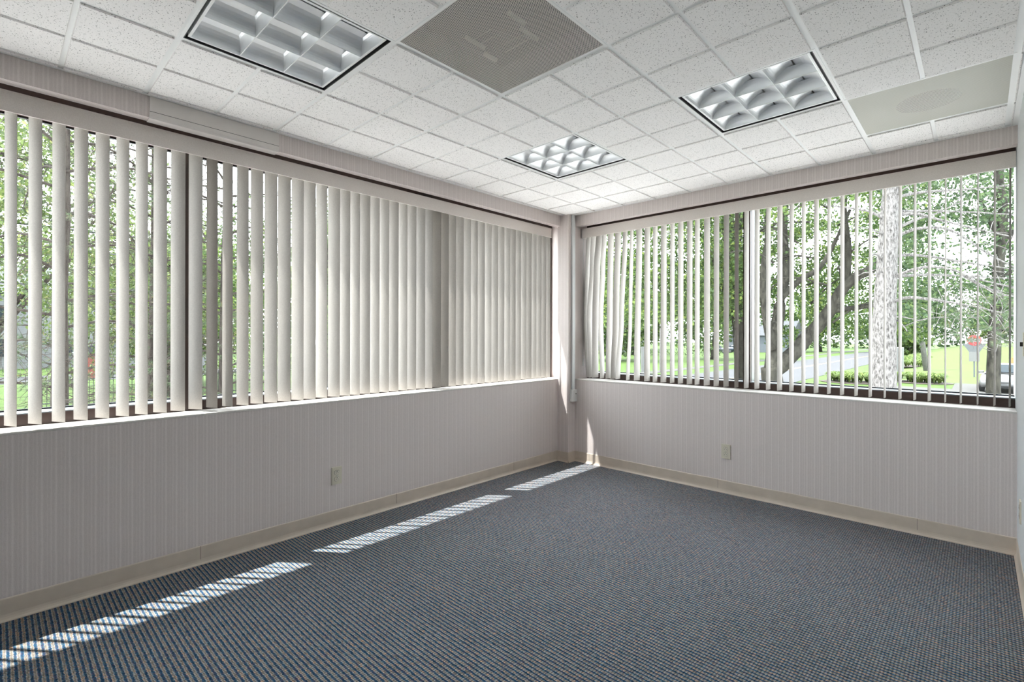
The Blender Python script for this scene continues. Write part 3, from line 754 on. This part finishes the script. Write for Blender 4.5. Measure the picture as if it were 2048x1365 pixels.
for k in range(46):
    c_ = far(rnd.uniform(1880, 2050), rnd.uniform(590, 690), rnd.uniform(6.2, 7.6)); d = Vector((rnd.uniform(-1, 1), rnd.uniform(-.6, .6), rnd.uniform(-.5, .6))).normalized()
    limb(tw, [c_-d*.22, c_-d*.1+Vector((0, 0, -.02)), c_+d*.06], .005, .0025, 5, 2)
    for q in range(3): needles(m, c_+d*.03*q, 22, .085, dirv=d)
for k in range(24):
    a = far(rnd.uniform(1870, 2050), rnd.uniform(560, 640), rnd.uniform(6.4, 7.4)); e = a+Vector((rnd.uniform(-.3, .5), rnd.uniform(-.3, .3), rnd.uniform(-.6, -.05)))
    limb(tw, [a, (a+e)/2+rv3()*.1, e], .006, .002, 5, 4)
m.build('needles', M['needle'], pt); tag(tw.build('twigs', M['barkpale'], pt), kind='stuff')
# tree beside the white car
D = 12.5
t3 = empty('yard_tree', tuple(far(1985, 673, D)[:2])+(GZ,), 'grey trunked tree standing in front of the white car at the right', 'tree')
m = MB(); bs = P(1988, 673, D); bs.z = GZ
limb(m, [bs, P(1987, 780, D), P(1989, 690, D), P(1992, 620, D), P(1998, 520, D), P(2006, 430, D), P(1998, 350, D), P(2000, 260, D)], .15, .08, 12, rough=.008)
limb(m, [P(1996, 520, D), P(2020, 470, D), P(2050, 400, D)], .09, .04, 8); limb(m, [P(1998, 480, D), P(1975, 430, D), P(1950, 380, D)], .06, .03, 8)
limb(m, [P(1994, 560, D), P(2030, 540, D), P(2060, 520, D)], .05, .02, 8)
m.build('trunk', M['barkgrey'], t3, smooth=True)
m = MB()
for k in range(330):
    px, py = rnd.uniform(1780, 2080), rnd.uniform(300, 650); d = rnd.uniform(11.5, 17)
    if 1905 < px < 1965 and 465 < py < 545: continue
    clump(m, P(px, py, d), rnd.uniform(.4, .8), 46, .095, flat=.35)
m.build('foliage', M['leafB'], t3)

# background trees beyond the road and hill
bt = [(-38, 68, 5.2, 'bright'), (-30, 48, 6, 'mid'), (-22, 60, 7, 'mid'), (-54, 98, 8, 'dark'), (-37, 116, 8.5, 'dark'), (-20, 110, 7.5, 'mid'), (-6, 114, 6.2, 'dark'), (6.5, 119, 5.8, 'bright'), (19, 117, 6, 'mid'), (31, 104, 6.5, 'dark'), (-68, 66, 8, 'dark'), (9, 84, 4, 'dark'), (-4.6, 88, 2.6, 'mid')]
pl = {'bright': 'leafC', 'mid': 'leafA', 'dark': 'leafB'}
names = ['bright green tree by the white siding house across the road', 'nearer leafy tree on the lawn left of the parked cars', 'green tree beside the grey house across the road', 'large dark tree behind the parked silver cars', 'large dark tree filling the gap behind the leaning maple',
         'green tree in the distance beyond the end of the road', 'dark tree beyond the road behind the pine trunk', 'yellow green tree beyond the grassy rise behind the round sign', 'green tree on the skyline right of the round sign', 'dark tree on the skyline behind the white car',
         'dark tree at the far left of the view through the right window', 'small dark shrub tree on top of the grassy rise', 'slim green tree beside the road behind the white cabinet']
for (x, y, rr_, kd), nm in zip(bt, names):
    z = GZ if y < 80 or x < -4 else GZ+1.2
    tree('leafy_tree', nm, (x, y, z), 0, ((x, y, z+rr_*1.15), (rr_, rr_*.8, rr_*1.05)), .3, M[pl[kd]], M['barkgrey'], int(110+rr_*10), 46, .42, rnd, 'trees beyond the road', cr=rr_*.22)

# distant woods that close the horizon
m = MB()
for k in range(560):
    x = -150+250*rnd.random(); clump(m, Vector((x, 152+rnd.uniform(-6, 6), GZ+rnd.uniform(.5, 11))), 3.2, 26, .95, flat=.7)
tag(m.build('distant_woods', M['leafB']), 'continuous dark green woods along the horizon beyond the road and the rise', 'woods', kind='stuff')
m = MB()
for k in range(420):
    y = -70+140*rnd.random(); clump(m, Vector((-112+rnd.uniform(-5, 5), y, GZ+rnd.uniform(.5, 12))), 3.2, 26, .85, flat=.7)
tag(m.build('distant_woods', M['leafB']), 'continuous dark green woods behind the far white house outside the left window', 'woods', kind='stuff')

# day lily beds with strap leaves
def lily_bed(label, cx, cy, wx, wy, n, z=GZ):
    rt = empty('lily_bed', (cx, cy, z), label, 'plants')
    m = MB(); nn = 20; m.add([(cx, cy, z+.06)]+[(cx+math.cos(2*math.pi*k/nn)*(wx+.5), cy+math.sin(2*math.pi*k/nn)*(wy+.6), z+.032) for k in range(nn)], [(0, k+1, (k+1) % nn+1) for k in range(nn)])
    m.build('mulch', M['mulch'], rt)
    m = MB()
    for _ in range(n):
        px, py = cx+rnd.uniform(-1, 1)*wx, cy+rnd.uniform(-1, 1)*wy
        for q in range(60):
            a = rnd.uniform(0, 6.28); d = Vector((math.cos(a), math.sin(a), 0)); h = rnd.uniform(.35, .62); s_ = Vector((-d.y, d.x, 0))*.022; p0 = Vector((px, py, z+.03))
            p1 = p0+d*.12+Vector((0, 0, h)); p2 = p0+d*.38+Vector((0, 0, h*.75))
            m.add([p0-s_, p0+s_, p1+s_, p1-s_, p2], [(0, 1, 2, 3), (3, 2, 4)])
    m.build('strap_leaves', M['lily'], rt)
lily_bed('green day lilies in a mulch bed left of the pine trunk', -3.0, 34.3, 1.25, 1.0, 60)
lily_bed('green day lilies in a mulch bed right of the pine trunk', .2, 37.2, 1.2, .9, 56)
lily_bed('long row of green day lilies climbing the grassy rise', -1.9, 66, 1.2, 14, 150, GZ+.25)

# houses
def house(label, x0, x1, y0, y1, wallh, roofh, mat, wins, face='-y'):
    rt = empty('house', ((x0+x1)/2, (y0+y1)/2, GZ), label, 'house')
    MB().box(x0, x1, y0, y1, GZ, GZ+wallh).build('wall', M[mat], rt)
    xm = (x0+x1)/2
    if face == '-y': MB().extr([(y0-.4, GZ+wallh), (y1+.4, GZ+wallh), ((y0+y1)/2, GZ+wallh+roofh)], 'x', x0-.3, x1+.3).build('roof', M['roof'], rt)
    else: MB().extr([(x0-.4, GZ+wallh), (x1+.4, GZ+wallh), (xm, GZ+wallh+roofh)], 'y', y0-.3, y1+.3).build('roof', M['roof'], rt)
    for (a, z0, wd, hh) in wins:
        if face == '-y': o = MB().box(a, a+wd, y0-.06, y0+.02, GZ+z0, GZ+z0+hh).build('window', M['white'], rt); MB().box(a+.08, a+wd-.08, y0-.08, y0-.05, GZ+z0+.08, GZ+z0+hh-.08).build('pane', M['carglass'], o)
        else: o = MB().box(x1-.02, x1+.06, a, a+wd, GZ+z0, GZ+z0+hh).build('window', M['white'], rt); MB().box(x1+.05, x1+.08, a+.08, a+wd-.08, GZ+z0+.08, GZ+z0+hh-.08).build('pane', M['carglass'], o)
    return rt
house('white siding house among the trees seen at the corner end of the right window', -55, -44, 72, 84, 6.4, 3, 'siding', [(-51, 1, 1.2, 1.6), (-46, 1, 1.2, 1.6), (-46, 4, 1.2, 1.5)])
house('grey house with a low gable roof behind the parked cars', -33, -22, 96, 106, 3.2, 2.8, 'greysiding', [(-31, 1, 1.2, 1.3), (-26, 1, 1.2, 1.3)])
house('white two storey house far behind the pines outside the left window', -72, -58, -6, 7, 6.6, 3.2, 'siding', [(-4, 1, 1.2, 1.7), (0, 1, 1.2, 1.7), (3.5, 4, 1.2, 1.6), (-4, 4, 1.2, 1.6)], '+x')
house('low grey garage beside the white house outside the left window', -56, -49.5, 3.0, 8.2, 2.7, 1.6, 'greysiding', [(4.4, .9, 1.4, 1.1)], '+x')

# street things
sg = empty('road_sign', (2.75, 44.9, hz(2.75, 44.9)), 'round red and white road sign on a post above a grey triangle', 'sign'); z0 = hz(2.75, 44.9)
dv = Vector((CX-2.75, CY-44.9, 0)).normalized(); sd_ = Vector((-dv.y, dv.x, 0)); bp = Vector((2.75, 44.9, 0))
MB().tube([(2.75, 44.9, z0), (2.75, 44.9, z0+3.05)], .05, 8).build('post', M['signgrey'], sg)
def disc(m, c, rx, rz, th, n=28, z=0):
    pr_ = [(rx*math.cos(2*math.pi*k/n), rz*math.sin(2*math.pi*k/n)) for k in range(n)]
    m.add([c+sd_*u+Vector((0, 0, v))+dv*.0 for u, v in pr_]+[c+sd_*u+Vector((0, 0, v))+dv*th for u, v in pr_], [tuple(range(n)), tuple(range(n, 2*n))]+[(k, (k+1) % n, (k+1) % n+n, k+n) for k in range(n)])
m = MB(); disc(m, bp+Vector((0, 0, z0+2.68))+dv*.06, .39, .39, .01); m.build('round_plate', M['red'], sg)
def quadp(m, pts, off, th=.01):
    n = len(pts); m.add([bp+sd_*u+Vector((0, 0, z0+v))+dv*off for u, v in pts]+[bp+sd_*u+Vector((0, 0, z0+v))+dv*(off+th) for u, v in pts], [tuple(range(n)), tuple(range(n, 2*n))]+[(k, (k+1) % n, (k+1) % n+n, k+n) for k in range(n)])
m = MB(); quadp(m, [(-.33, 2.56), (.33, 2.56), (.33, 2.80), (-.33, 2.80)], .071, .004); m.build('white_bar', M['white'], sg)
m = MB(); quadp(m, [(-.62, 2.42), (.62, 2.42), (0, 1.35)], .05); m.build('triangle_plate', M['signgrey'], sg)
m = MB(); quadp(m, [(-.28, 1.15), (.28, 1.15), (.28, 1.85), (-.28, 1.85)], .062); m.build('lower_plate', M['white'], sg)
up = empty('utility_pole', (-.2, 49.8, GZ), 'pale leaning utility pole right of the pine trunk', 'pole')
MB().tube([(-.2, 49.8, hz(-.2, 49.8)), (-.75, 49.6, GZ+5.2), (-1.25, 49.4, GZ+9.6)], [.2, .17, .14], 10).build('pole_shaft', M['wood'], up, smooth=True)
cbn = empty('utility_cabinet', (-1.65, 40.5, GZ), 'white box cabinet with a dark base line behind the pine trunk', 'cabinet')
MB().box(-2.1, -.9, 40, 41.0, GZ+.45, GZ+2.2).build('cabinet_body', M['white'], cbn, bevel=.03); MB().box(-2.12, -.88, 39.98, 41.02, GZ+.36, GZ+.45).build('base_rail', M['black'], cbn); MB().box(-2.05, -.95, 40.05, 40.95, GZ, GZ+.36).build('plinth', M['concrete'], cbn)
wp = MB(); wp.tube([(-17.1, 32.9, GZ), (-17.1, 32.9, GZ+2.1)], .16, 12); tag(wp.build('white_post', M['white']), 'short white post on the lawn seen between slats near the corner', 'post')
hd = MB()
for k in range(40): clump(hd, Vector((-44+.9*k*.6, 66+rnd.uniform(-.5, .5), GZ+.7)), .7, 40, .16, flat=.8)
tag(hd.build('hedge', M['leafB']), 'low dark hedge in front of the white siding house', 'hedge')

def car(label, loc, ang, paint, full=True, scale=1.0):
    """sedan: x forward, length 4.5, width 1.76"""
    rt = empty('car', loc, label, 'car')
    c_, s_ = math.cos(ang), math.sin(ang)
    def X(p): return (loc[0]+(p[0]*c_-p[1]*s_)*scale, loc[1]+(p[0]*s_+p[1]*c_)*scale, loc[2]+p[2]*scale)
    # stations along x: (x, half width at sill, half width at belt, z low, z belt)
    st = [(-2.25, .62, .60, .42, .78), (-2.18, .74, .72, .30, .90), (-1.7, .86, .84, .24, .96), (-.8, .88, .86, .22, .96), (.4, .88, .86, .22, .93), (1.0, .88, .84, .22, .90), (1.75, .86, .80, .24, .80), (2.12, .78, .70, .28, .70), (2.25, .62, .56, .36, .58)]
    m = MB(); vs_ = []
    for x, a, b2, zl, zb in st:
        vs_ += [(x, -a*.92, zl), (x, -a, (zl+zb)/2), (x, -b2, zb), (x, -b2*.55, zb+.045), (x, 0, zb+.06), (x, b2*.55, zb+.045), (x, b2, zb), (x, a, (zl+zb)/2), (x, a*.92, zl)]
    n = 9; fs_ = [(i*n+k, i*n+(k+1) % n, (i+1)*n+(k+1) % n, (i+1)*n+k) for i in range(len(st)-1) for k in range(n)]+[tuple(range(n)), tuple((len(st)-1)*n+k for k in range(n))]
    m.add([X(v) for v in vs_], fs_); m.build('body', paint, rt, smooth=True)
    m = MB()   # roof shell
    g = [(-1.55, .74, .96), (-1.05, .62, 1.36), (-.2, .60, 1.44), (.35, .62, 1.39), (1.05, .74, .95)]
    vs_ = []
    for x, hw, z in g: vs_ += [(x, -hw, z), (x, -hw*.5, z+.035), (x, 0, z+.045), (x, hw*.5, z+.035), (x, hw, z), (x, hw*1.0, .90), (x, -hw*1.0, .90)]
    n = 7; fs_ = [(i*n+k, i*n+(k+1) % n, (i+1)*n+(k+1) % n, (i+1)*n+k) for i in range(len(g)-1) for k in range(n)]
    m.add([X(v) for v in vs_], fs_); m.build('cabin', paint, rt, smooth=True)
    def pan(nm, pts, mt):
        mm = MB(); q = [Vector(p) for p in pts]; nrm = (q[1]-q[0]).cross(q[2]-q[0]).normalized()*.02
        mm.add([X(p+nrm) for p in q]+[X(p-nrm) for p in q], [(0, 1, 2, 3), (4, 5, 6, 7), (0, 1, 5, 4), (1, 2, 6, 5), (2, 3, 7, 6), (3, 0, 4, 7)]); return mm.build(nm, mt, rt)
    pan('windshield', [(1.03, -.62, 1.04), (1.03, .62, 1.04), (.45, .54, 1.425), (.45, -.54, 1.425)], M['carglass'])
    pan('rear_window', [(-1.56, -.62, 1.04), (-1.56, .62, 1.04), (-1.12, .54, 1.39), (-1.12, -.54, 1.39)], M['carglass'])
    for s2 in (-1, 1):
        pan('side_window', [(-1.2, s2*.74, .99), (.75, s2*.74, .99), (.3, s2*.635, 1.34), (-.95, s2*.635, 1.31)], M['carglass'])
        mm = MB(); mm.v = [X((.82+.08*dx, s2*(.90+.09*dy), 1.0+.07*dz)) for dx in (-1, 1) for dy in (-1, 1) for dz in (-1, 1)]; mm.f = [(0, 1, 3, 2), (4, 5, 7, 6), (0, 1, 5, 4), (2, 3, 7, 6), (0, 2, 6, 4), (1, 3, 7, 5)]; mm.mi = [0]*6
        mm.build('mirror', paint, rt, bevel=.02)
        for xw in (-1.38, 1.38):
            mm = MB(); cc = Vector((xw, s2*.80, .31)); mm.tube([X(cc-Vector((0, s2*.10, 0))), X(cc+Vector((0, s2*.09, 0)))], .31*scale, 20); wl = mm.build('wheel', M['tyre'], rt)
            mm = MB(); mm.tube([X(cc+Vector((0, s2*.09, 0))), X(cc+Vector((0, s2*.10, 0)))], .19*scale, 16); mm.build('hubcap', M['signgrey'], wl)
        pan('headlight', [(2.16, s2*.68, .60), (2.24, s2*.42, .57), (2.22, s2*.42, .70), (2.05, s2*.70, .72)], M['lamp'])
    pan('grille', [(2.255, -.30, .52), (2.255, .30, .52), (2.235, .30, .60), (2.235, -.30, .60)], M['tyre'])
    pan('bumper_intake', [(2.23, -.55, .34), (2.23, .55, .34), (2.25, .55, .40), (2.25, -.55, .40)], M['tyre'])
    return rt
car('white sedan facing the window on the driveway behind the trunk at right', (4.08, 34.0, GZ+.03), R(-97), M['carwhite'])
car('silver parked car beyond the lawn, left of the right window mullion', (-32.3, 88, GZ), R(15), M['carsilver'])
car('blue grey parked car beside the silver one across the road', (-29.3, 91, GZ), R(10), M['carblue'])
car('silver car on the road far behind the pine trunk', (-6.2, 92, GZ+.02), R(-80), M['carsilver'])
og = MB()
zo = hz(4.73, 44.5); og.tube([(4.73, 44.5, zo), (4.73, 44.5, zo+1.5)], [.30, .10], 12); og.box(4.4, 5.06, 44.17, 44.83, zo, zo+.08)
tag(og.build('traffic_cone', M['orange']), 'tall orange cone standing behind the white sedan', 'cone')

# ---- left side
# pines with tangled bare twigs close to the left window
def conifer(label, bx, by, h, tr, seed, reach, zlo=-1.2, dens=44, brown=.1):
    r = random.Random(seed); rt = empty('pine_tree', (bx, by, GZ), label, 'tree', 'pines outside the left window')
    m = MB(); limb(m, [(bx, by, GZ), (bx+.05, by, 1), (bx-.05, by+.05, 4), (bx, by, h)], tr, tr*.35, 12, 5, rough=.008, r=r); m.build('trunk', M['barkdark'], rt, smooth=True)
    br = MB(); nd = MB()
    for k in range(dens):
        z = zlo+(h*.75-zlo)*(k/dens)+r.uniform(-.1, .1); a = k*2.399+r.uniform(-.3, .3); L = reach*r.uniform(.55, 1)*(1-.35*max(0, z)/h)
        d = Vector((math.cos(a), math.sin(a), 0)); p0 = Vector((bx, by, z)); p3 = p0+d*L+Vector((0, 0, r.uniform(-.5, .3)))
        s = limb(br, [p0, p0+d*L*.4+Vector((0, 0, .12)), p0+d*L*.75, p3], .020, .005, 6, 4, r=r)
        for q in range(17):
            a0 = s[r.randrange(3, len(s))]; dd = (d*.5+rv3(r)).normalized(); dd.z *= .6; l2 = r.uniform(.25, .7)
            e = a0+dd*l2+Vector((0, 0, r.uniform(-.15, .05))); mid = (a0+e)/2+rv3(r)*.06
            br.tube([a0, mid, e], [.0055, .004, .002], 4)
            for t in range(2):
                f_ = mid.lerp(e, r.random()); g_ = f_+rv3(r)*.22; br.tube([f_, g_], [.0035, .0018], 3)
                if r.random() < .75: needles(nd, g_, 12, .085, r, (g_-f_).normalized())
            if r.random() < .85:
                needles(nd, e, 22, .095, r, dd); needles(nd, e-dd*.06, 14, .085, r, dd)
    br.build('branches', M['barkdark'], rt, smooth=False); nd.build('needles', M['needle'], rt)
conifer('dark pine with tangled twigs nearest the left window, behind its leftmost slats', *far(118, 673, 6)[:2], 9, .10, 3, 2.3)
conifer('pine with a grey trunk seen just left of the first mullion of the left window', *far(304, 673, 8.5)[:2], 10, .085, 5, 2.3)
conifer('pine behind the half closed slats of the left window', *far(449, 673, 8.5)[:2], 10, .12, 9, 2.3)
lt = [(-14, -4.3, 3.9, 'bright'), (-21, 1.2, 4.4, 'bright'), (-14, 4.3, 4.2, 'mid'), (-24, -9, 5.4, 'mid'), (-31, 3.4, 4.8, 'bright'), (-23, 11, 5.2, 'mid'), (-48, -12, 8, 'dark'), (-80, 15, 7.5, 'dark'), (-86, -2, 8.5, 'mid'), (-14, 14.5, 5.2, 'dark'), (-42, 23, 8, 'dark')]
ln = ['yellow green tree outside the leftmost slats of the left window', 'yellow green tree behind the first mullion of the left window', 'green tree behind the half closed slats', 'green tree at the left edge beyond the pines', 'bright tree in front of the far white house',
      'green tree hidden mostly by the closed slats', 'dark tree far left of the white house', 'dark tree right of the far white house', 'tall tree behind the far white house', 'dark tree outside the closed part of the left blind', 'dark tree far beyond the corner of the room']
for (x, y, rr_, kd), nm in zip(lt, ln):
    zc_ = GZ+(6.2 if kd == 'bright' and x > -20 else rr_*1.1)
    tree('leafy_tree', nm, (x, y, GZ), 0, ((x, y, zc_), (rr_*.8, rr_, rr_*.75)), .22, M[pl[kd]], M['barkdark'], int(130+rr_*14), 130 if x > -25 else 50, .095 if x > -25 else .28, rnd, 'trees outside the left window', cr=rr_*.22)
sb = MB()
for k in range(34): clump(sb, Vector((-33+rnd.uniform(-.6, .6), -2+.42*k, GZ+.8)), .75, 40, .16, flat=.8)
tag(sb.build('hedge', M['leafC']), 'bright yellow green hedge seen low through the left window', 'hedge')
fn = empty('iron_fence', (-24, 1.5, GZ), 'black iron picket fence on the lawn outside the left window', 'fence')
m = MB()
for k in range(60): m.box(-24.01, -23.99, -3+k*.13, -2.98+k*.13, GZ, GZ+1.25)
m.build('pickets', M['black'], fn)
MB().box(-24.02, -23.98, -3, 4.8, GZ+1.1, GZ+1.14).box(-24.02, -23.98, -3, 4.8, GZ+.18, GZ+.22).build('rail', M['black'], fn)
sh = empty('garden_shed', (-42, .6, GZ), 'small maroon shed seen between slats low in the left window', 'shed')
MB().box(-43, -41, .0, 1.3, GZ, GZ+1.7).build('shed_wall', M['redroof'], sh); MB().extr([(-.2, GZ+1.7), (1.5, GZ+1.7), (.65, GZ+2.3)], 'x', -43.2, -40.8).build('roof', M['roof'], sh)
pw = MB(); pw.box(-44.2, -44, 1.6, 9, GZ, GZ+1.9)
tag(pw.build('white_fence', M['siding']), 'plain white board fence beyond the lawn, right of the maroon shed', 'fence')
for k, (z, dr, lb_) in enumerate([(4.6, .35, 'uppermost of the three black overhead cables outside the left window'), (4.0, .35, 'middle one of the three black overhead cables outside the left window'), (2.9, .3, 'lowest of the three black overhead cables outside the left window')]):
    pts = [(-16, -22+4*i, z-dr*4*(i/14)*(1-i/14)) for i in range(15)]
    tag(MB().tube(pts, .035 if k < 2 else .022, 6).build('overhead_cable', M['wire']), lb_, 'cable', 'overhead cables')
for k, (y, lbp) in enumerate([(-22, 'wooden pole holding the overhead cables, beyond the left edge of view'), (34, 'wooden pole holding the far end of the overhead cables')]):
    tag(MB().tube([(-16, y, GZ), (-16, y, 5.4)], [.16, .12], 12).build('cable_pole', M['wood']), lbp, 'pole', 'cable poles')
